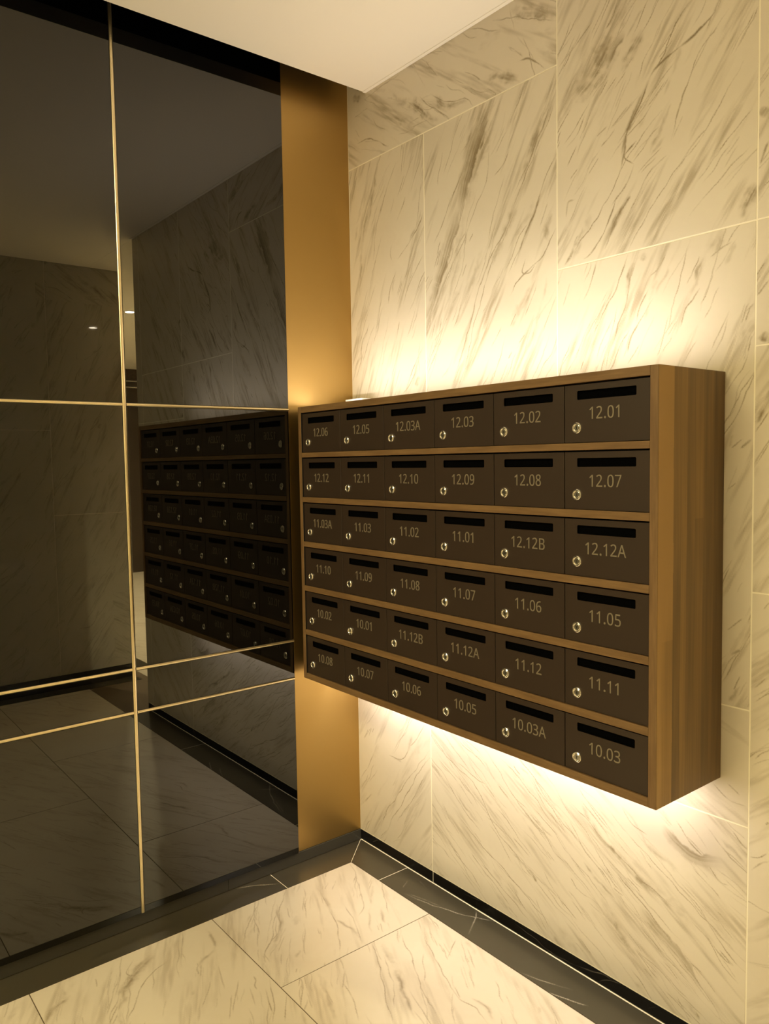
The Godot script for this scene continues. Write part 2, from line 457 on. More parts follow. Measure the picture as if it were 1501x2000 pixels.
	vein("Q", "l", 0.0024, 0.5, [0.691, 0.203, 0.770, 0.152, 0.857, 0.107, 0.935, 0.072])
	vein("Q", "l", 0.0024, 0.5, [0.806, 0.582, 0.879, 0.548, 0.931, 0.514, 0.988, 0.470, 1.027, 0.434])
	vein("Q", "l", 0.0024, 0.45, [0.592, 0.509, 0.688, 0.479, 0.741, 0.471])
	vein("Q", "b", 0.01, 0.4, [0.891, 0.579, 0.960, 0.551])
	vein("Q", "l", 0.0024, 0.5, [0.777, 0.213, 0.900, 0.164, 0.975, 0.132])
	vein("Q", "b", 0.012, 0.4, [0.941, 0.233, 0.964, 0.220])
	vein("Q", "l", 0.0016, 0.4, [0.463, 0.235, 0.522, 0.204])
	vein("Q", "l", 0.0024, 0.4, [0.859, 0.331, 0.918, 0.298])
	vein("Q", "b", 0.014, 0.5, [1.136, 0.539, 1.217, 0.456, 1.288, 0.422])
	vein("Q", "l", 0.0032, 0.6, [1.091, 0.534, 1.174, 0.488, 1.235, 0.448, 1.317, 0.403, 1.389, 0.373, 1.468, 0.349])
	vein("Q", "b", 0.026, 0.65, [1.259, 0.441, 1.328, 0.397, 1.405, 0.365])
	vein("Q", "l", 0.0032, 0.6, [1.217, 0.404, 1.282, 0.363, 1.351, 0.316, 1.427, 0.261, 1.484, 0.206, 1.554, 0.147, 1.592, 0.102])
	vein("Q", "r", 0.034, 0.5, [1.340, 0.311, 1.416, 0.251, 1.479, 0.213, 1.534, 0.160])
	vein("Q", "b", 0.028, 0.4, [1.410, 0.362, 1.478, 0.339, 1.518, 0.315])
	vein("Q", "l", 0.0032, 0.5, [1.542, 0.321, 1.581, 0.284, 1.618, 0.270])
	vein("Q", "l", 0.004, 0.5, [1.499, 0.219, 1.534, 0.208])
	vein("Q", "l", 0.0024, 0.5, [1.282, 0.578, 1.316, 0.540, 1.366, 0.528])
	vein("Q", "r", 0.036, 0.55, [1.414, 0.575, 1.451, 0.535, 1.506, 0.519, 1.587, 0.542])
	vein("Q", "l", 0.0032, 0.55, [1.455, 0.600, 1.491, 0.560, 1.540, 0.528])
	vein("Q", "l", 0.0024, 0.5, [1.558, 0.604, 1.587, 0.574, 1.619, 0.559, 1.650, 0.540])
	vein("Q", "l", 0.0024, 0.5, [1.613, 0.629, 1.636, 0.606, 1.654, 0.595])
	vein("Q", "l", 0.0024, 0.45, [1.545, 0.516, 1.578, 0.483, 1.606, 0.481])
	vein("Q", "l", 0.0024, 0.4, [1.023, 0.467, 1.064, 0.421])
	vein("Q", "l", 0.0024, 0.5, [0.953, 0.459, 1.010, 0.428, 1.051, 0.405])
	vein("Q", "l", 0.0024, 0.5, [1.253, 0.324, 1.288, 0.314])
	vein("Q", "l", 0.0024, 0.5, [1.057, 0.201, 1.123, 0.164])
	vein("Q", "l", 0.0032, 0.5, [0.856, 0.278, 0.930, 0.244, 0.967, 0.224])
	vein("Q", "l", 0.0032, 0.5, [1.357, 0.131, 1.385, 0.115])
	vein("Q", "b", 0.014, 0.4, [1.470, 0.101, 1.505, 0.086, 1.525, 0.064])
	vein("Q", "l", 0.0024, 0.4, [1.117, 0.342, 1.155, 0.315])
	vein("Q", "b", 0.03, 0.25, [1.187, 0.317, 1.295, 0.187, 1.352, 0.148])
	vein("N", "l", 0.0024, 0.45, [1.557, 0.738, 1.599, 0.710, 1.648, 0.705])
	vein("N", "l", 0.0024, 0.4, [1.598, 0.751, 1.630, 0.730])

func floor_veins() -> void:
	vein("a", "l", 0.0032, 0.5, [0.127, 0.158, 0.209, 0.181, 0.262, 0.232])
	vein("a", "l", 0.0032, 0.5, [0.122, 0.439, 0.242, 0.544, 0.334, 0.600, 0.393, 0.684, 0.468, 0.737])
	vein("a", "l", 0.0024, 0.45, [0.151, 0.576, 0.240, 0.666, 0.332, 0.736])
	vein("a", "l", 0.0032, 0.55, [0.204, 0.356, 0.359, 0.405, 0.464, 0.445, 0.573, 0.512, 0.589, 0.533])
	vein("a", "b", 0.014, 0.35, [0.231, 0.351, 0.397, 0.409, 0.527, 0.416, 0.599, 0.438])
	vein("a", "l", 0.0024, 0.4, [0.349, 0.342, 0.480, 0.381, 0.583, 0.436])
	vein("a", "b", 0.016, 0.35, [0.194, 0.526, 0.340, 0.593, 0.434, 0.698])
	vein("a", "l", 0.0024, 0.4, [0.303, 0.128, 0.406, 0.197, 0.507, 0.255])
	vein("a", "l", 0.0024, 0.4, [0.239, 0.203, 0.397, 0.285, 0.449, 0.347])
	vein("a", "b", 0.012, 0.3, [0.197, 0.622, 0.255, 0.694])
	vein("b", "l", 0.0032, 0.55, [0.594, 0.402, 0.694, 0.448, 0.799, 0.511, 0.895, 0.568, 0.931, 0.588])
	vein("b", "b", 0.022, 0.4, [0.605, 0.367, 0.745, 0.426, 0.870, 0.479, 0.970, 0.526])
	vein("b", "l", 0.0032, 0.5, [0.627, 0.297, 0.752, 0.358, 0.874, 0.422, 0.980, 0.466])
	vein("b", "l", 0.0032, 0.5, [0.661, 0.234, 0.775, 0.291, 0.884, 0.336, 0.976, 0.370, 1.040, 0.360, 1.103, 0.382])
	vein("b", "l", 0.0024, 0.5, [0.764, 0.178, 0.816, 0.262])
	vein("b", "l", 0.0032, 0.5, [0.700, 0.593, 0.785, 0.616, 0.863, 0.655])
	vein("b", "b", 0.014, 0.4, [0.625, 0.627, 0.727, 0.668, 0.825, 0.700])
	vein("b", "l", 0.0024, 0.45, [0.669, 0.702, 0.734, 0.727])
	vein("b", "b", 0.016, 0.35, [0.992, 0.333, 1.059, 0.337, 1.117, 0.366])
	vein("b", "l", 0.0024, 0.4, [0.674, 0.411, 0.819, 0.487, 0.888, 0.543])
	vein("c", "l", 0.0032, 0.5, [0.533, 0.756, 0.643, 0.802, 0.712, 0.851])
	vein("c", "l", 0.0032, 0.45, [0.629, 0.750, 0.727, 0.818])
	vein("c", "l", 0.0024, 0.45, [0.482, 0.835, 0.604, 0.916])
	vein("c", "b", 0.026, 0.4, [0.188, 0.988, 0.266, 1.096, 0.379, 1.174])
	vein("c", "l", 0.0032, 0.5, [0.240, 0.945, 0.306, 1.066, 0.446, 1.170])
	vein("c", "b", 0.024, 0.45, [0.219, 1.254, 0.262, 1.315, 0.295, 1.351])
	vein("c", "l", 0.0032, 0.5, [0.172, 1.046, 0.228, 1.090, 0.268, 1.059])
	vein("c", "b", 0.02, 0.35, [0.166, 0.792, 0.285, 0.815, 0.336, 0.906])
	vein("c", "l", 0.0032, 0.5, [0.567, 0.788, 0.680, 0.829])
	vein("c", "l", 0.0024, 0.45, [0.530, 0.882, 0.617, 0.935])
	vein("c", "l", 0.0032, 0.45, [0.258, 0.704, 0.384, 0.736, 0.513, 0.749])
	vein("d", "b", 0.02, 0.45, [0.153, 1.366, 0.174, 1.405, 0.220, 1.441])

func border_veins() -> void:
	vein("k", "l", 0.0016, 0.6, [0.454, 0.119, 0.501, 0.105, 0.588, 0.084])
	vein("k", "l", 0.0016, 0.7, [0.429, 0.131, 0.576, 0.098, 0.720, 0.037, 0.776, 0.006])
	vein("k", "l", 0.0016, 0.6, [0.686, 0.005, 0.718, 0.040, 0.771, 0.125])
	vein("k", "l", 0.0024, 0.9, [1.114, 0.152, 1.187, 0.125, 1.243, 0.101])
	vein("k", "l", 0.0016, 0.5, [1.014, 0.143, 1.092, 0.115, 1.172, 0.082])
	vein("k", "l", 0.0016, 0.35, [0.381, 0.063, 0.407, 0.110])
	vein("k", "l", 0.0016, 0.3, [0.409, 0.030, 0.477, 0.049])
	vein("k", "l", 0.0016, 0.7, [0.005, 0.592, 0.036, 0.522, 0.089, 0.442])

func skirting_veins() -> void:
	vein("k", "l", 0.0016, 0.8, [0.458, 0.047, 0.455, 0.014])
	vein("k", "l", 0.0016, 0.7, [0.571, 0.034, 0.621, 0.048])
	vein("k", "l", 0.0016, 0.5, [0.621, 0.030, 0.716, 0.040])
	vein("k", "l", 0.0016, 0.5, [0.854, 0.033, 0.944, 0.023, 1.008, 0.008, 1.123, 0.015])
	vein("k", "l", 0.0024, 0.8, [1.123, 0.015, 1.181, 0.029, 1.224, 0.040, 1.260, 0.033])
	vein("k", "l", 0.0016, 0.7, [1.199, 0.006, 1.236, 0.031, 1.284, 0.041])
	vein("k", "l", 0.0016, 0.5, [0.079, 0.014, 0.126, 0.044])
	vein("k", "l", 0.0016, 0.3, [1.369, 0.015, 1.402, 0.040])

# side of the cabinet: glued strips of walnut, grain along v (vertical); u runs from the wall to the front
func strip_wood(w: int, h: int) -> ImageTexture:
	var edges := [0.0, 0.16, 0.33, 0.46, 0.58, 0.67, 0.78, 1.01]
	var tones := [0.26, 0.38, 0.62, 0.48, 0.72, 0.50, 1.05]
	var g := FastNoiseLite.new()
	g.seed = 11
	g.frequency = 0.02
	g.fractal_octaves = 3
	var bytes := PackedByteArray()
	bytes.resize(w * h * 3)
	var dark := lin(0.085, 0.050, 0.017)
	var pale := lin(0.40, 0.245, 0.085)
	for y in h:
		for x in w:
			var u := float(x) / w + 0.006 * g.get_noise_2d(x * 0.4, y * 0.12)
			var k := 0
			while k < tones.size() - 1 and u > edges[k + 1]:
				k += 1
			var t: float = tones[k]
			if k == 6 and y > h * 0.62:
				t -= 0.13
			if k == 2 and y > h * 0.35:
				t -= 0.15
			t += 0.26 * g.get_noise_2d(x * 0.8 + k * 91.0, y * 0.06 + k * 300.0) + 0.10 * g.get_noise_2d(x * 6.0, y * 0.15)
			var near := minf(absf(u - edges[k]), absf(u - edges[k + 1]))
			t -= 0.10 * exp(-near * 160.0)
			var c := dark.lerp(pale, clampf(t, 0.0, 1.0))
			var at := (y * w + x) * 3
			bytes[at] = int(c.r * 255.0)
			bytes[at + 1] = int(c.g * 255.0)
			bytes[at + 2] = int(c.b * 255.0)
	return ImageTexture.create_from_image(Image.create_from_data(w, h, false, Image.FORMAT_RGB8, bytes))

# plain edge wood, grain along v
func edge_wood(w: int, h: int) -> ImageTexture:
	var g := FastNoiseLite.new()
	g.seed = 5
	g.frequency = 0.03
	g.fractal_octaves = 3
	var bytes := PackedByteArray()
	bytes.resize(w * h * 3)
	var dark := lin(0.15, 0.084, 0.034)
	var pale := lin(0.25, 0.15, 0.064)
	for y in h:
		for x in w:
			var t := 0.5 + 0.5 * g.get_noise_2d(x * 2.0, y * 0.15) + 0.35 * g.get_noise_2d(x * 12.0, y * 0.4)
			var c := dark.lerp(pale, clampf(t, 0.0, 1.0))
			var at := (y * w + x) * 3
			bytes[at] = int(c.r * 255.0)
			bytes[at + 1] = int(c.g * 255.0)
			bytes[at + 2] = int(c.b * 255.0)
	return ImageTexture.create_from_image(Image.create_from_data(w, h, false, Image.FORMAT_RGB8, bytes))

var M := {}

func make_materials() -> void:
	wob.seed = 3
	wob.frequency = 0.06
	wob.fractal_octaves = 3
	rng.seed = 41
	# wall stone
	start_stone(2.4, 3.1, 600.0, 3.1)
	fields = {
		"T": [0.0, 2.757, 1.0495, 3.1], "A": [0.0, 1.2, 0.4529, 2.757], "P": [0.0, 0.0, 0.4529, 1.2],
		"B": [0.4529, 0.652, 1.0495, 2.757], "C": [1.0495, 2.159, 1.6532, 3.1], "M": [1.0495, 0.954, 1.6532, 2.159],
		"S": [1.0495, 0.954, 1.6532, 2.159], "N": [1.0495, 0.652, 1.6532, 0.954], "Q": [0.4529, 0.0, 1.6532, 0.652],
		"E": [1.6532, 1.254, 2.253, 3.1], "W": [1.6532, 0.0, 2.253, 1.254], "X": [2.253, 0.0, 2.4, 3.1],
	}
	wall_veins()
	for k in [["T", -35, 0.44], ["A", 66, 0.40], ["B", 60, 0.42], ["C", 54, 0.42], ["M", 64, 0.36], ["E", 56, 0.4], ["P", 56, 0.26], ["Q", -33, 0.30], ["W", 40, 0.3], ["N", -25, 0.3]]:
		haze(k[0], k[1], k[2])
	streaks("T", -30, 18, 37, 0.56)
	streaks("A", 64, 8, 57, 0.64)
	streaks("B", 58, 7, 119, 0.64)
	streaks("C", 52, 9, 68, 0.64)
	streaks("M", 64, 7, 85, 0.64)
	streaks("E", 58, 10, 85, 0.64)
	streaks("P", 55, 7, 57, 0.56)
	streaks("Q", -33, 7, 153, 0.56)
	streaks("W", 45, 14, 68, 0.64)
	streaks("X", 55, 10, 34, 0.64)
	M.wall = mat("veined cream stone", Color.WHITE, 0.17)
	M.wall.albedo_texture = stone(lin(0.72, 0.66, 0.535), lin(0.27, 0.215, 0.13), lin(0.635, 0.57, 0.45), 0.7, 8)
	M.wall_polished = mat("polished cream stone", Color(0.80, 0.80, 0.80), 0.03)
	M.wall_polished.albedo_texture = M.wall.albedo_texture
	# floor stone
	start_stone(2.4, 2.4, 500.0, 0.0)
	fields = {"a": [BL, BW, 0.5955, 0.7504], "b": [0.5955, BW, 1.7955, 0.7504], "c": [BL, 0.7504, 1.1955, 1.3526], "e": [1.1955, 0.7504, 2.4, 1.3526], "d": [BL, 1.3526, 0.8955, 1.9548], "f": [0.8955, 1.3526, 2.0955, 1.9548], "g": [0.0, 1.9548, 2.4, 2.4]}
	floor_veins()
	for k in fields:
		haze(k, 27.0, 0.26)
		streaks(k, 32.0 if k == "a" else 26.0, 8, 34 if k == "a" else 80, 0.5)
	M.floor = mat("veined cream floor stone", Color.WHITE, 0.30)
	M.floor.albedo_texture = stone(lin(0.72, 0.65, 0.53), lin(0.26, 0.20, 0.125), lin(0.62, 0.54, 0.42), 0.7, 19)
	# black stone
	start_stone(2.4, 2.4, 400.0, 0.0)
	fields = {"k": [0.0, 0.0, 2.4, 2.4]}
	border_veins()
	M.black = mat("polished black stone", Color.WHITE, 0.28, 0.0, 0.6)
	M.black.albedo_texture = stone(lin(0.050, 0.043, 0.027), lin(0.5, 0.45, 0.36), lin(0.064, 0.054, 0.035), 0.8, 2)
	start_stone(2.4, 0.06, 800.0, 0.06)
	fields = {"k": [0.0, 0.0, 2.4, 0.06]}
	skirting_veins()
	M.skirting = mat("polished black skirting stone", Color.WHITE, 0.06, 0.0, 0.55)
	M.skirting.albedo_texture = stone(lin(0.010, 0.009, 0.008), lin(0.42, 0.38, 0.32), lin(0.02, 0.018, 0.016), 0.8, 4)
	M.honed = mat("honed dark grey skirting stone", lin(0.052, 0.048, 0.037), 0.22)
	# cabinet
	M.side_wood = mat("walnut strips", Color.WHITE, 0.42)
	M.side_wood.albedo_texture = strip_wood(256, 900)
	M.edge_wood = mat("walnut edging", Color.WHITE, 0.45)
	M.edge_wood.albedo_texture = edge_wood(64, 1024)
	M.black_board = mat("black board", lin(0.008, 0.007, 0.006), 0.6)
	M.door = mat("dark brown painted steel", lin(0.036, 0.0225, 0.0145), 0.42)
	M.dark = mat("black inside", lin(0.002, 0.002, 0.002), 0.9, 0.0, 0.05)
	M.letter = mat("dull bronze lettering", lin(0.285, 0.245, 0.175), 0.45, 0.35)
	M.chrome = mat("chrome", lin(0.90, 0.87, 0.80), 0.2, 1.0)
	M.key = mat("dark keyway", lin(0.02, 0.02, 0.02), 0.5)
	# room
	M.paint = mat("cream ceiling paint", lin(0.95, 0.90, 0.78), 0.75)
	M.glass = mat("black mirror glass", lin(0.001, 0.001, 0.001), 0.0, 0.0, 0.70)
	M.gold = mat("brushed bronze sheet", lin(0.52, 0.35, 0.125), 0.40, 1.0)
	M.brass = mat("brass inlay", lin(0.95, 0.82, 0.54), 0.32, 1.0)
	M.grout = mat("pale grout", lin(0.90, 0.84, 0.66), 0.7)
	M.brown_grout = mat("brown floor grout", lin(0.13, 0.09, 0.05), 0.8)
	M.shadow_gap = mat("black painted recess", lin(0.012, 0.012, 0.012), 0.7)
	M.brown = mat("dark brown door", lin(0.06, 0.04, 0.025), 0.4)
	M.alu = mat("aluminium profile", lin(0.75, 0.74, 0.72), 0.35, 1.0)
	M.white = mat("white plastic", lin(0.85, 0.84, 0.80), 0.4)

const WARM := [1.0, 0.885, 0.79]
const ROOM := [1.0, 0.86, 0.50]

func glow(called: String, energy: float) -> StandardMaterial3D:
	var m := mat(called, lin(0.8, 0.78, 0.7), 0.5)
	m.emission_enabled = true
	m.emission = lin(1.0, 0.86, 0.62)
	m.emission_energy_multiplier = energy
	return m

# wall of tiles: each entry [x0, y0, x1, y1] in the wall's plane; axis 2 faces z, axis 0 faces x
func tiles(parent: Node, list: Array, m: Material, axis: int, face: float, thick: float, gap: float, s: Vector2, o: Vector2, called: String) -> void:
	var g := gap * 0.5
	for r in list:
		var lo: Vector3
		var hi: Vector3
		if axis == 2:
			lo = Vector3(r[0] + g, r[1] + g, minf(face, face + thick))
			hi = Vector3(r[2] - g, r[3] - g, maxf(face, face + thick))
		elif axis == 0:
			lo = Vector3(minf(face, face + thick), r[1] + g, r[0] + g)
			hi = Vector3(maxf(face, face + thick), r[3] - g, r[2] - g)
		else:
			lo = Vector3(r[0] + g, minf(face, face + thick), r[1] + g)
			hi = Vector3(r[2] - g, maxf(face, face + thick), r[3] - g)
		box(called, lo, hi, m, parent, 0.0006, s, o)

func led(at: Vector3, up: bool, label: String) -> void:
	var t: Node3D = root("led_strip_light", at)
	tag(t, label, "led strip", "")
	var dir := 1.0 if up else -1.0
	var a := MX0 + 0.05 - at.x
	var b := MX1 - 0.06 - at.x
	box("profile", Vector3(a, minf(0.0, 0.004 * dir), -0.011), Vector3(b, maxf(0.0, 0.004 * dir), 0.011), M.alu, t, 0.0005)
	box("diffuser", Vector3(a + 0.004, minf(0.004 * dir, 0.0062 * dir), -0.008), Vector3(b - 0.004, maxf(0.004 * dir, 0.0062 * dir), 0.008), glow("led diffuser", 3.0), t, 0.0005)
	if not up:
		box("front_lip", Vector3(a, -0.030, 0.013), Vector3(b, 0.0, 0.016), M.alu, t, 0.0004)
	var n := LED_SPANS.size()
	for k in n:
		var l := AreaLight3D.new()
		l.name = "led_light"
		l.area_size = Vector2(LED_SPANS[k][1], 0.014)
		l.light_color = lin(WARM[0], WARM[1], WARM[2])
		l.light_energy = LED_POWER * LED_SPANS[k][2] * (1.0 if up else LED_DOWN)
		l.area_normalize_energy = true
		l.shadow_enabled = true
		l.position = Vector3(LED_SPANS[k][0] - at.x, 0.0075 * dir, 0.0)
		l.rotation = Vector3(PI / 2 * dir, 0, 0)
		t.add_child(l, true)

const LED_SPANS := [[0.2245, 0.243, 1.15], [0.4675, 0.243, 1.0], [0.7105, 0.243, 0.95], [0.9535, 0.243, 1.0], [1.1965, 0.243, 1.05], [1.4170, 0.196, 0.8]]
const LED_POWER := 0.058
const LED_DOWN := 1.0

func downlight(x: float, z: float, power: float, label: String, group: String) -> void:
	var t: Node3D = root("ceiling_downlight", Vector3(x, HC, z))
	tag(t, label, "downlight", group)
	var st := tool()
	for r in 24:
		var t0 := TAU * r / 24.0
		var t1 := TAU * (r + 1) / 24.0
		var c0 := Vector3(cos(t0), 0, sin(t0))
		var c1 := Vector3(cos(t1), 0, sin(t1))
		quad(st, [c0 * 0.040 + Vector3.DOWN * 0.006, c1 * 0.040 + Vector3.DOWN * 0.006, c1 * 0.052 + Vector3.DOWN * 0.006, c0 * 0.052 + Vector3.DOWN * 0.006], [Vector2.ZERO, Vector2.ZERO, Vector2.ZERO, Vector2.ZERO], Vector3.DOWN)
		quad(st, [c0 * 0.052 + Vector3.DOWN * 0.006, c1 * 0.052 + Vector3.DOWN * 0.006, c1 * 0.056, c0 * 0.056], [Vector2.ZERO, Vector2.ZERO, Vector2.ZERO, Vector2.ZERO], c0)
		quad(st, [c0 * 0.040, c1 * 0.040, c1 * 0.040 + Vector3.DOWN * 0.006, c0 * 0.040 + Vector3.DOWN * 0.006], [Vector2.ZERO, Vector2.ZERO, Vector2.ZERO, Vector2.ZERO], -c0)
	put("rim", st.commit(), M.white, t)
	var lens := tool()
	add_lathe(lens, Vector3.ZERO, [[0.0, 0.004], [0.036, 0.0035], [0.040, 0.0]], 24)
	var o := put("lens", lens.commit(), glow("lamp lens", DOWN_GLOW), t)
	o.rotation = Vector3(PI / 2, 0, 0)
	var l := SpotLight3D.new()
	l.name = "downlight_beam"
	l.light_color = lin(ROOM[0], ROOM[1], ROOM[2])
	l.light_energy = power
	l.light_size = 0.038
	l.spot_angle = 62.0
	l.spot_attenuation = 2.0
	l.spot_range = 12.0
	l.spot_angle_attenuation = 0.8
	l.shadow_enabled = true
	l.position = Vector3(0, -0.012, 0)
	l.rotation = Vector3(-PI / 2, 0, 0)
	t.add_child(l, true)

const DOWN_GLOW := 220.0

# ------------------------------------------------------------------ the mailboxes
const CELL_X0 := 0.0709
const CELL_W := 0.24748
const ROW_TOP := [1.7812, 1.6133, 1.4437, 1.2737, 1.1037, 0.9333]
const ROW_H := 0.1500
const NUMBERS := [
	["12.06", "12.05", "12.03A", "12.03", "12.02", "12.01"],
	["12.12", "12.11", "12.10", "12.09", "12.08", "12.07"],
	["11.03A", "11.03", "11.02", "11.01", "12.12B", "12.12A"],
	["11.10", "11.09", "11.08", "11.07", "11.06", "11.05"],
	["10.02", "10.01", "11.12B", "11.12A", "11.12", "11.11"],
	["10.08", "10.07", "10.06", "10.05", "10.03A", "10.03"],
]
const ROW_WORDS := ["top row", "second row from the top", "third row from the top", "third row from the bottom", "second row from the bottom", "bottom row"]
const COLUMN_WORDS := ["leftmost", "second from the left", "third from the left", "third from the right", "second from the right", "rightmost"]

func door_mesh() -> ArrayMesh:
	# origin at the door's lower left front corner; a plate with a rounded slot
	var st := tool()
	var w := CELL_W - 0.0022
	var h := ROW_H - 0.0052
	var t := 0.0016
	var e := 0.0008
	var x0 := 0.0385
	var x1 := 0.2090
	var y1 := h - 0.0155
	var y0 := y1 - 0.0222
	var r := 0.003
	var hole := []          # counter-clockwise from lower left
	for c in [[x0 + r, y0 + r, PI], [x1 - r, y0 + r, PI * 1.5], [x1 - r, y1 - r, 0.0], [x0 + r, y1 - r, PI * 0.5]]:
		for k in 4:
			var a: float = c[2] + PI / 2 * k / 3.0
			hole.append(Vector2(c[0] + cos(a) * r, c[1] + sin(a) * r))
	var z := Vector2.ZERO
	var corner := [Vector2(e, e), Vector2(w - e, e), Vector2(w - e, h - e), Vector2(e, h - e)]
	var outer := [Vector2(0, 0), Vector2(w, 0), Vector2(w, h), Vector2(0, h)]
	for k in 4:
		var n := (k + 1) % 4
		var ca: Vector2 = corner[k]
		var cb: Vector2 = corner[n]
		var ha: Vector2 = hole[k * 4 + 3]
		var hb: Vector2 = hole[n * 4]
		quad(st, [Vector3(ca.x, ca.y, 0), Vector3(cb.x, cb.y, 0), Vector3(hb.x, hb.y, 0), Vector3(ha.x, ha.y, 0)], [z, z, z, z], Vector3.BACK)
		for j in 3:
			var p: Vector2 = hole[k * 4 + j]
			var q: Vector2 = hole[k * 4 + j + 1]
			tri(st, Vector3(ca.x, ca.y, 0), Vector3(p.x, p.y, 0), Vector3(q.x, q.y, 0), Vector3.BACK)
		var oa: Vector2 = outer[k]
		var ob: Vector2 = outer[n]
		var away := Vector3((oa.x + ob.x) / 2 - w / 2, (oa.y + ob.y) / 2 - h / 2, 0)
		quad(st, [Vector3(ca.x, ca.y, 0), Vector3(cb.x, cb.y, 0), Vector3(ob.x, ob.y, -e), Vector3(oa.x, oa.y, -e)], [z, z, z, z], away.normalized() + Vector3.BACK)
		quad(st, [Vector3(oa.x, oa.y, -e), Vector3(ob.x, ob.y, -e), Vector3(ob.x, ob.y, -t - 0.012), Vector3(oa.x, oa.y, -t - 0.012)], [z, z, z, z], away)
	for k in 16:
		var p: Vector2 = hole[k]
		var q: Vector2 = hole[(k + 1) % 16]
		var mid := (p + q) / 2 - Vector2((x0 + x1) / 2, (y0 + y1) / 2)
		quad(st, [Vector3(p.x, p.y, 0), Vector3(q.x, q.y, 0), Vector3(q.x, q.y, -t), Vector3(p.x, p.y, -t)], [z, z, z, z], Vector3(-mid.x * 0.05, -mid.y, 0))
	# back of the plate
	quad(st, [Vector3(0, 0, -t - 0.012), Vector3(w, 0, -t - 0.012), Vector3(w, y0, -t - 0.012), Vector3(0, y0, -t - 0.012)], [z, z, z, z], Vector3.FORWARD)
	return st.commit()

func number_mesh(text: String) -> TextMesh:
	var f := SystemFont.new()
	f.font_names = PackedStringArray(["Droid Sans"])
	var m := TextMesh.new()
	m.text = text
	m.font = f
	m.font_size = 96
	m.pixel_size = 0.0315 / (0.714 * 96.0)
	m.depth = 0.0012
	m.curve_step = 1.0
	m.horizontal_alignment = HORIZONTAL_ALIGNMENT_CENTER
	m.vertical_alignment = VERTICAL_ALIGNMENT_CENTER
	return m

func make_mailboxes() -> void:
	var door := door_mesh()
	var flap_st := tool()
	add_box(flap_st, Vector3(0.1238, ROW_H - 0.0318, -0.0095), Vector3(0.176, 0.028, 0.002), 0.0004)
	var flap := flap_st.commit()
	var lock_st := tool()
	add_lathe(lock_st, Vector3.ZERO, [[0.0, 0.0022], [0.0078, 0.0022], [0.0086, 0.0016], [0.0092, 0.0022], [0.0104, 0.0040], [0.0122, 0.0042], [0.0138, 0.0030], [0.0145, 0.0008], [0.0145, 0.0]], 32)
	var lock := lock_st.commit()
	var key_st := tool()
	add_box(key_st, Vector3(0.0, 0.0, 0.0026), Vector3(0.0018, 0.0078, 0.0012), 0.0002)
	var key := key_st.commit()
	var body_st := tool()
	var bw := CELL_W - 0.003
	for s in [[0.0, 0.0, 0.001, ROW_H - 0.006], [bw - 0.001, 0.0, bw, ROW_H - 0.006], [0.001, 0.0, bw - 0.001, 0.001], [0.001, ROW_H - 0.007, bw - 0.001, ROW_H - 0.006]]:
		add_box(body_st, Vector3((s[0] + s[2]) / 2, (s[1] + s[3]) / 2, -0.13), Vector3(s[2] - s[0], s[3] - s[1], 0.23), 0.0)
	add_box(body_st, Vector3(bw / 2, ROW_H / 2 - 0.003, -0.2455), Vector3(bw, ROW_H - 0.006, 0.001), 0.0)
	var body := body_st.commit()
	for r in 6:
		for c in 6:
			var text: String = NUMBERS[r][c]
			var at := Vector3(CELL_X0 + c * CELL_W + 0.0011, ROW_TOP[r] - ROW_H + 0.0010, MD - 0.0035)
			var t: Node3D = root("mailbox", at)
			tag(t, "dark brown mailbox numbered %s, %s, %s" % [text, ROW_WORDS[r], COLUMN_WORDS[c]], "mailbox", "mailboxes in the wooden cabinet")
			put("body", body, M.dark, t, Vector3(0.0004, 0.0, 0.0))
			var d := put("door", door, M.door, t)
			put("slot_flap", flap, M.dark, d)
			var lo := put("lock", lock, M.chrome, d, Vector3(0.0385, 0.0370, 0.0))
			lo.set_meta("label", "round chrome cam lock")
			var ke := put("keyhole", key, M.key, d, Vector3(0.0385, 0.0370, 0.0))
			ke.rotation.z = [0.0, 0.25, -0.2, 0.1][(r * 5 + c * 3) % 4]
			var nu := put("number", number_mesh(text), M.letter, d, Vector3(0.1223, 0.0720, 0.0006))
			nu.scale = Vector3(0.90, 0.94, 1.0)
			nu.set_meta("label", "raised bronze number %s" % text)

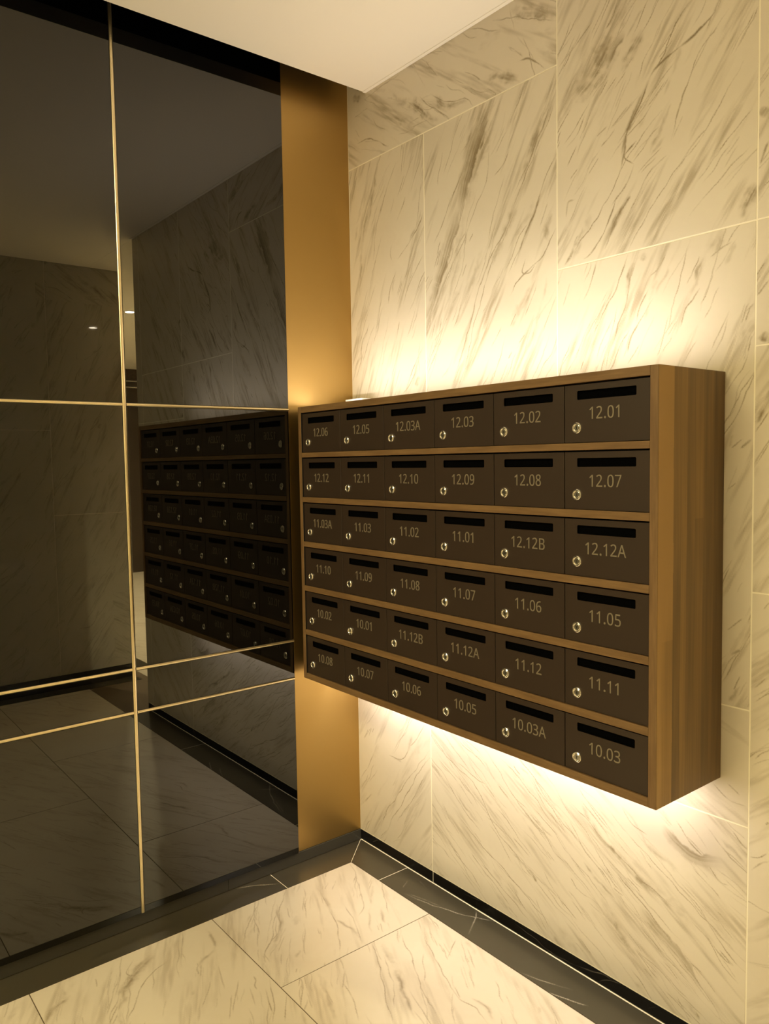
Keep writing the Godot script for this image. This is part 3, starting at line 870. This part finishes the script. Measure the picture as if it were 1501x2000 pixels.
# ------------------------------------------------------------------ scene
func _ready() -> void:
	var cam := Camera3D.new()
	cam.name = "camera"
	cam.position = Vector3(2.589, 1.592, 1.9043)
	cam.rotation_degrees = Vector3(-3.6787, 51.4799, -0.9243)
	cam.fov = rad_to_deg(2.0 * atan(1000.0 / 1523.95))
	cam.near = 0.02
	cam.far = 60.0
	add_child(cam)
	cam.current = true
	var env := Environment.new()
	env.background_mode = Environment.BG_COLOR
	env.background_color = Color.BLACK
	env.tonemap_mode = Environment.TONE_MAPPER_LINEAR
	env.tonemap_exposure = 1.98
	env.sdfgi_enabled = true
	env.ssao_enabled = true
	env.ssil_enabled = true
	var we := WorldEnvironment.new()
	we.name = "world"
	we.environment = env
	add_child(we)
	make_materials()
	# lamps: the led strips of the cabinet, the downlights of lobby and corridor
	led(Vector3(0.8, MY1, LED_Z), true, "warm led strip lying along the top of the wooden mailbox cabinet")
	led(Vector3(0.8, MY0, 0.12), false, "warm led strip along the underside of the wooden mailbox cabinet")
	for d in [[0.76, -0.84, "small round downlight in the corridor ceiling close behind the mailbox wall"], [4.62, -0.84, "small round corridor downlight mirrored just right of the upright brass inlay"],
			[8.1, -0.84, "small round downlight at the far end of the corridor ceiling"], [-3.7, -2.16, "small round downlight at the blind end of the corridor ceiling"]]:
		downlight(d[0], d[1], 20.0, d[2], "corridor downlights")
	light_panel(Vector3(5.6, HC, -2.1), Vector2(1.2, 0.6), 9.0, "flat square-edged light panel in the corridor ceiling")
	light_panel(Vector3(1.2, HC, 2.9), Vector2(1.2, 0.6), PANEL_POWER, "flat square-edged light panel in the lobby ceiling behind the viewer")
	build_room()
	build_cabinet()
	make_mailboxes()

const LED_Z := 0.16
const PANEL_POWER := 4.7

func light_panel(at: Vector3, size: Vector2, power: float, label: String) -> void:
	var t: Node3D = root("ceiling_light_panel", at)
	tag(t, label, "ceiling light")
	var h := size * 0.5
	for s in [-1.0, 1.0]:
		box("frame", Vector3(-h.x - 0.02, -0.012, s * (h.y + 0.01) - 0.01), Vector3(h.x + 0.02, 0.0, s * (h.y + 0.01) + 0.01), M.alu, t)
		box("frame", Vector3(s * (h.x + 0.01) - 0.01, -0.012, -h.y), Vector3(s * (h.x + 0.01) + 0.01, 0.0, h.y), M.alu, t)
	var m := glow("panel diffuser", 1.2)
	m.emission = lin(ROOM[0], ROOM[1], ROOM[2])
	box("diffuser", Vector3(-h.x, -0.008, -h.y), Vector3(h.x, 0.0, h.y), m, t, 0.0)
	var l := AreaLight3D.new()
	l.name = "panel_light"
	l.area_size = size
	l.light_color = lin(ROOM[0], ROOM[1], ROOM[2])
	l.light_energy = power
	l.area_normalize_energy = true
	l.shadow_enabled = true
	l.position = Vector3(0, -0.014, 0)
	l.rotation = Vector3(-PI / 2, 0, 0)
	t.add_child(l, true)

func build_room() -> void:
	# floor
	var fl: Node3D = root("floor")
	tag(fl, "cream veined stone floor with polished black border", "", "", "structure")
	box("bed", Vector3(-0.2, -0.12, -0.3), Vector3(FAR_X + 0.2, -0.0012, BACK_Z + 0.2), M.brown_grout, fl, 0.0)
	box("corridor_paving", Vector3(-5.0, -0.12, -3.0), Vector3(9.0, -0.0005, -0.3), M.floor, fl, 0.0, Vector2(1 / 2.4, 1 / 2.4))
	var fs := Vector2(1 / 2.4, 1 / 2.4)
	var rows := [BW, 0.7504, 1.3526, 1.9548, 2.557, 3.1592, 3.7614, BACK_Z - 0.13]
	var firsts := [0.5955, 1.1955, 0.8955, 0.5955, 1.1955, 0.8955, 0.5955]
	for i in rows.size() - 1:
		var x := BL
		var nx: float = firsts[i]
		while x < FAR_X - 0.13:
			tiles(fl, [[x, rows[i], minf(nx, FAR_X - 0.13), rows[i + 1]]], M.floor, 1, 0.0, -0.01, 0.0030, fs, Vector2.ZERO, "floor_tile")
			x = nx
			nx += 1.2
	# mitred black border: four strips, the two in view cut where the joints show
	var mit := func(pts: Array) -> void:
		var st := tool()
		var up := []
		var uv := []
		for p in pts:
			up.append(Vector3(p[0], 0.0, p[1]))
			uv.append(Vector2(p[0], p[1]) / 2.4)
		quad(st, up, uv, Vector3.UP)
		for k in 4:
			var a: Vector3 = up[k]
			var b: Vector3 = up[(k + 1) % 4]
			var mid := (up[0] + up[1] + up[2] + up[3]) / 4.0 as Vector3
			quad(st, [a, b, b + Vector3.DOWN * 0.01, a + Vector3.DOWN * 0.01], [Vector2.ZERO, Vector2.ZERO, Vector2.ZERO, Vector2.ZERO], (a + b) / 2.0 - mid)
		put("border_tile", st.commit(), M.black, fl)
	var g := 0.0011
	mit.call([[0.006 + g, 0.003], [0.3082 - g, 0.003], [0.3082 - g, BW - g], [BL + g, BW - g]])
	mit.call([[0.3082 + g, 0.003], [1.5082 - g, 0.003], [1.5082 - g, BW - g], [0.3082 + g, BW - g]])
	mit.call([[1.5082 + g, 0.003], [WALL_END, 0.003], [WALL_END, BW - g], [1.5082 + g, BW - g]])
	mit.call([[0.004, 0.006 + g], [BL - g, BW + g], [BL - g, 0.4419 - g], [0.004, 0.4419 - g]])
	for z in [0.4419, 1.6419, 2.8419]:
		mit.call([[0.004, z + g], [BL - g, z + g], [BL - g, minf(z + 1.2, BACK_Z) - g], [0.004, minf(z + 1.2, BACK_Z) - g]])
	for z in [-0.24, 0.96, 2.16, 3.36]:
		mit.call([[FAR_X - 0.13, z], [FAR_X - 0.004, z], [FAR_X - 0.004, minf(z + 1.198, BACK_Z)], [FAR_X - 0.13, minf(z + 1.198, BACK_Z)]])
	mit.call([[FAR_X + 0.2, -0.45], [8.8, -0.45], [8.8, -0.25], [FAR_X + 0.2, -0.25]])
	# pale joints of the border
	for j in [[Vector3(0.3071, -0.004, 0.003), Vector3(0.3093, 0.0002, BW)], [Vector3(1.5071, -0.004, 0.003), Vector3(1.5093, 0.0002, BW)], [Vector3(0.004, -0.004, 0.4408), Vector3(BL, 0.0002, 0.4430)], [Vector3(0.0, -0.004, 0.0), Vector3(WALL_END, 0.0006, 0.0034)]]:
		box("grout_joint", j[0], j[1], M.grout, fl, 0.0)
	var ms := tool()
	quad(ms, [Vector3(0.004, 0.0002, 0.004 - 0.0016), Vector3(0.004, 0.0002, 0.004 + 0.0016), Vector3(BL, 0.0002, BW + 0.0012), Vector3(BL, 0.0002, BW - 0.0012)], [Vector2.ZERO, Vector2.ZERO, Vector2.ZERO, Vector2.ZERO], Vector3.UP)
	quad(ms, [Vector3(0.004, -0.004, 0.004 + 0.0016), Vector3(0.004, 0.0002, 0.004 + 0.0016), Vector3(BL, 0.0002, BW + 0.0012), Vector3(BL, -0.004, BW + 0.0012)], [Vector2.ZERO, Vector2.ZERO, Vector2.ZERO, Vector2.ZERO], Vector3(-1, 0, 1))
	put("grout_joint", ms.commit(), M.grout, fl)

	# marble wall
	var wr: Node3D = root("wall_right")
	tag(wr, "cream marble wall of large veined slabs behind the mailbox cabinet", "", "", "structure")
	box("wall_core", Vector3(-0.25, 0.0, -WALL_T + 0.001), Vector3(WALL_END - 0.001, 3.22, -0.0004), M.grout, wr, 0.0)
	var ws := Vector2(1 / 2.4, -1 / 3.1)
	var wo := Vector2(0.0, 1.0)
	var low := HS + 0.0012
	tiles(wr, [
		[0.0, 2.757, 1.0495, 3.1], [0.0, 1.2, 0.4529, 2.757], [0.0, low, 0.4529, 1.2], [0.4529, 0.652, 1.0495, 2.757], [1.0495, 2.159, 1.6532, 3.1],
		[1.0495, 0.954, 1.6532, 2.159], [1.0495, 0.652, 1.6532, 0.954], [0.4529, low, 1.6532, 0.652],
		[1.6532, 2.159, 2.253, 3.1], [1.6532, 1.859, 2.253, 2.159], [1.6532, 1.254, 2.253, 1.859], [1.6532, low, 2.253, 1.254],
		[2.253, 1.859, WALL_END, 3.1], [2.253, low, WALL_END, 1.859]], M.wall, 2, 0.0, -0.01, 0.0034, ws, wo, "wall_tile")
	tiles(wr, [[-WALL_T, 0.0, 0.0, 1.55], [-WALL_T, 1.55, 0.0, 3.1]], M.wall, 0, WALL_END + 0.004, -0.01, 0.002, ws, wo, "wall_tile")
	var br: Node3D = root("baseboard_right")
	tag(br, "polished black stone skirting with white veins under the marble wall", "", "", "structure")
	tiles(br, [[0.0, 0.0006, 0.4554, HS], [0.4554, 0.0006, 1.6554, HS], [1.6554, 0.0006, WALL_END, HS]], M.skirting, 2, -0.0004, -0.008, 0.001, Vector2(1 / 2.4, -1 / 0.06), Vector2(0, 1), "skirting_tile")
	# glass wall
	var wl: Node3D = root("wall_left")
	tag(wl, "black mirror glass wall with thin brass inlays and a bronze sheet by the corner", "", "", "structure")
	box("wall_core", Vector3(-0.25, 0.0, -WALL_T), Vector3(-0.002, 3.22, BACK_Z + 0.2), M.shadow_gap, wl, 0.0)
	box("bronze_sheet", Vector3(-0.002, HS + 0.001, 0.0003), Vector3(0.0, 3.2, GZ), M.gold, wl, 0.0)
	var cols := [GZ, 0.9498, 1.5864, 2.223, 2.8596, 3.4962, BACK_Z]
	var cuts := [HS + 0.002, 0.7526, 0.9022, 1.7964, 3.2]
	var sw := 0.0064       # half the width of an inlay
	for i in cols.size() - 1:
		for j in cuts.size() - 1:
			var z0: float = cols[i] + (sw if i > 0 else 0.0016)
			var z1: float = cols[i + 1] - sw
			var y0: float = cuts[j] + (sw * 0.85 if j > 0 else 0.0)
			var y1: float = cuts[j + 1] - (sw * 0.85 if j < 3 else 0.0)
			box("glass_panel", Vector3(-0.001, y0, z0), Vector3(GT, y1, z1), M.glass, wl, 0.0008)
	for i in range(1, cols.size() - 1):
		put("brass_inlay", bead(3.2 - HS - 0.002, sw - 0.0004, 0.0042, true), M.brass, wl, Vector3(GT - 0.0012, HS + 0.002, cols[i]))
	for j in range(1, 4):
		for i in cols.size() - 1:
			var z0: float = cols[i] + (sw if i > 0 else 0.0016)
			put("brass_inlay", bead(cols[i + 1] - sw - z0, sw * 0.85 - 0.0004, 0.0042, false), M.brass, wl, Vector3(GT - 0.0012, cuts[j], z0))
	box("edge_trim", Vector3(-0.001, HS + 0.002, GZ - 0.0004), Vector3(GT - 0.001, 3.2, GZ + 0.0014), M.gold, wl, 0.0003)
	var bl: Node3D = root("baseboard_left")
	tag(bl, "polished black stone skirting under the black glass and bronze sheet", "", "", "structure")
	tiles(bl, [[0.0005, 0.0006, 0.62, HS], [0.62, 0.0006, 1.82, HS], [1.82, 0.0006, 3.02, HS], [3.02, 0.0006, BACK_Z, HS]], M.honed, 0, 0.004, -0.006, 0.001, Vector2(1 / 2.4, -1 / 0.06), Vector2(0.5, 1), "skirting_tile")

	# the walls the glass mirrors
	var wf: Node3D = root("wall_opposite")
	tag(wf, "polished marble wall across the lobby, seen only in the black glass", "", "", "structure")
	box("wall_core", Vector3(FAR_X + 0.0012, 0.0, -0.24), Vector3(FAR_X + 0.2, 3.22, BACK_Z + 0.2), M.grout, wf, 0.0)
	var list := []
	var zs := [-0.245, 0.30, 0.90, 1.50, 2.10, 2.70, 3.30, 3.90, BACK_Z]
	for i in zs.size() - 1:
		var cut := 1.25 if i % 2 == 0 else 1.85
		list.append([zs[i], 0.1, zs[i + 1], cut])
		list.append([zs[i], cut, zs[i + 1], 3.1])
	tiles(wf, list, M.wall_polished, 0, FAR_X, 0.01, 0.002, Vector2(-1 / 2.4, -1 / 3.1), Vector2(0.15, 1), "wall_tile")
	tiles(wf, [[FAR_X, 0.0, FAR_X + 0.2, 1.55], [FAR_X, 1.55, FAR_X + 0.2, 3.1]], M.wall, 2, -0.250, 0.01, 0.002, ws, wo, "wall_tile")
	box("wall_behind", Vector3(-0.2, 0.0, BACK_Z), Vector3(FAR_X + 0.2, 3.22, BACK_Z + 0.2), M.wall, self, 0.0, ws, wo).set_meta("kind", "structure")
	box("baseboard_opposite", Vector3(FAR_X - 0.004, 0.0006, -0.245), Vector3(FAR_X + 0.005, 0.1, BACK_Z), M.skirting, self, 0.0006, Vector2(1 / 2.4, -1 / 0.06)).set_meta("kind", "structure")
	var wc: Node3D = root("wall_corridor")
	tag(wc, "cream walls of the corridor behind the marble wall", "", "", "structure")
	box("long_wall", Vector3(-5.0, 0.0, -3.1), Vector3(9.0, 3.22, -2.9), M.wall, wc, 0.0, ws, wo)
	box("end_wall", Vector3(8.85, 0.0, -2.9), Vector3(9.05, 3.22, -0.1), M.brown, wc, 0.0)
	box("blind_wall", Vector3(-5.2, 0.0, -3.0), Vector3(-5.0, 3.22, -0.1), M.wall, wc, 0.0, ws, wo)
	box("near_wall", Vector3(FAR_X + 0.2, 0.0, -0.245), Vector3(9.0, 3.22, -0.045), M.wall, wc, 0.0, ws, wo)
	box("return_wall", Vector3(-5.0, 0.0, -WALL_T), Vector3(-0.25, 3.22, -0.05), M.wall, wc, 0.0, ws, wo)
	for y in [2.84, 2.75]:
		box("picture_rail", Vector3(8.835, y - 0.008, -2.9), Vector3(8.849, y + 0.008, -1.9), M.alu, wc, 0.001)
	# ceiling with its open shadow gap along the glass
	var ce: Node3D = root("ceiling")
	tag(ce, "smooth cream ceiling with a dark shadow gap along the glass wall", "", "", "structure")
	box("lobby_board", Vector3(0.1203, HC, 0.0002), Vector3(FAR_X + 0.1, HC + 0.05, BACK_Z + 0.1), M.paint, ce, 0.0008)
	box("corridor_board", Vector3(-5.0, HC, -3.0), Vector3(9.0, HC + 0.05, -WALL_T), M.paint, ce, 0.0)
	box("opening_board", Vector3(WALL_END, HC, -WALL_T), Vector3(FAR_X + 0.1, HC + 0.05, 0.0002), M.paint, ce, 0.0)
	box("recess_cover", Vector3(-0.2, 3.2, -0.2), Vector3(FAR_X + 0.2, 3.3, BACK_Z + 0.2), M.shadow_gap, ce, 0.0)
	box("trim_1", Vector3(0.1203, HC - 0.0025, 0.0005), Vector3(WALL_END, HC, 0.016), M.paint, self, 0.0008).set_meta("kind", "structure")

# a half-round strip standing out towards x, running up (y) or along z from the origin
func bead(length: float, half: float, proud: float, upright: bool) -> ArrayMesh:
	var st := tool()
	var n := 10
	for i in n:
		var p := []
		var nn := []
		for k in [[i, 0.0], [i + 1, 0.0], [i + 1, length], [i, length]]:
			var t := PI * float(k[0]) / n - PI / 2
			var v := Vector3(proud * cos(t), half * sin(t), k[1])
			var m := Vector3(cos(t) / proud, sin(t) / half, 0).normalized()
			p.append(Vector3(v.x, v.z, v.y) if upright else v)
			nn.append(Vector3(m.x, m.z, m.y) if upright else m)
		var face: Vector3 = (p[1] - p[0]).cross(p[2] - p[0])
		for k in ([0, 2, 1, 0, 3, 2] if face.dot(nn[0] + nn[1]) > 0.0 else [0, 1, 2, 0, 2, 3]):
			st.set_normal(nn[k])
			st.set_uv(Vector2.ZERO)
			st.add_vertex(p[k])
	return st.commit()

func build_cabinet() -> void:
	var t: Node3D = root("mailbox_cabinet", Vector3(0.8, MY0, 0.0))
	tag(t, "wall-hung walnut cabinet frame holding six rows of dark mailboxes", "cabinet")
	var o := Vector3(0.8, MY0, 0.0)
	var th := 0.0221
	var ds := Vector2(1 / MD, -1 / 1.05)
	box("side_panel", Vector3(MX1 - th, MY0, 0.001) - o, Vector3(MX1, MY1, MD) - o, M.side_wood, t, 0.0007, ds, Vector2(0, 1))
	box("side_panel", Vector3(MX0, MY0, 0.001) - o, Vector3(MX0 + 0.0200, MY1, MD) - o, M.black_board, t, 0.0007, ds, Vector2(0, 1))
	var es := Vector2(8.0, 0.8)
	box("edge_band", Vector3(MX1 - th + 0.0003, MY0 + 0.0003, MD) - o, Vector3(MX1 - 0.0003, MY1 - 0.0003, MD + 0.0008) - o, M.edge_wood, t, 0.0003, es)
	box("edge_band", Vector3(MX0 + 0.0003, MY0 + 0.0003, MD) - o, Vector3(MX0 + 0.0197, MY1 - 0.0003, MD + 0.0008) - o, M.edge_wood, t, 0.0003, es)
	var x0 := MX0 + 0.0202
	var x1 := MX1 - th - 0.0002
	box("top_panel", Vector3(x0, MY1 - 0.0228, 0.001) - o, Vector3(x1, MY1, MD + 0.0006) - o, M.edge_wood, t, 0.0006, es, Vector2.ZERO, true)
	box("bottom_panel", Vector3(x0, MY0, 0.001) - o, Vector3(x1, MY0 + 0.0225, MD + 0.0006) - o, M.edge_wood, t, 0.0006, es, Vector2(0.3, 0.2), true)
	for r in 5:
		var top: float = ROW_TOP[r] - ROW_H
		box("shelf", Vector3(x0, ROW_TOP[r + 1], 0.012) - o, Vector3(x1, top, MD + 0.0006) - o, M.edge_wood, t, 0.0006, es, Vector2(0.1 * r, 0.37 * r), true)
	box("back_panel", Vector3(x0, MY0 + 0.0225, 0.001) - o, Vector3(x1, MY1 - 0.0228, 0.011) - o, M.dark, t, 0.0)
	var w := box("plastic_block", Vector3(MX0 + 0.003, MY1, 0.030), Vector3(0.162, MY1 + 0.036, 0.075), M.white, self, 0.001)
	tag(w, "small white block on top of the mailbox cabinet in the wall corner", "block")
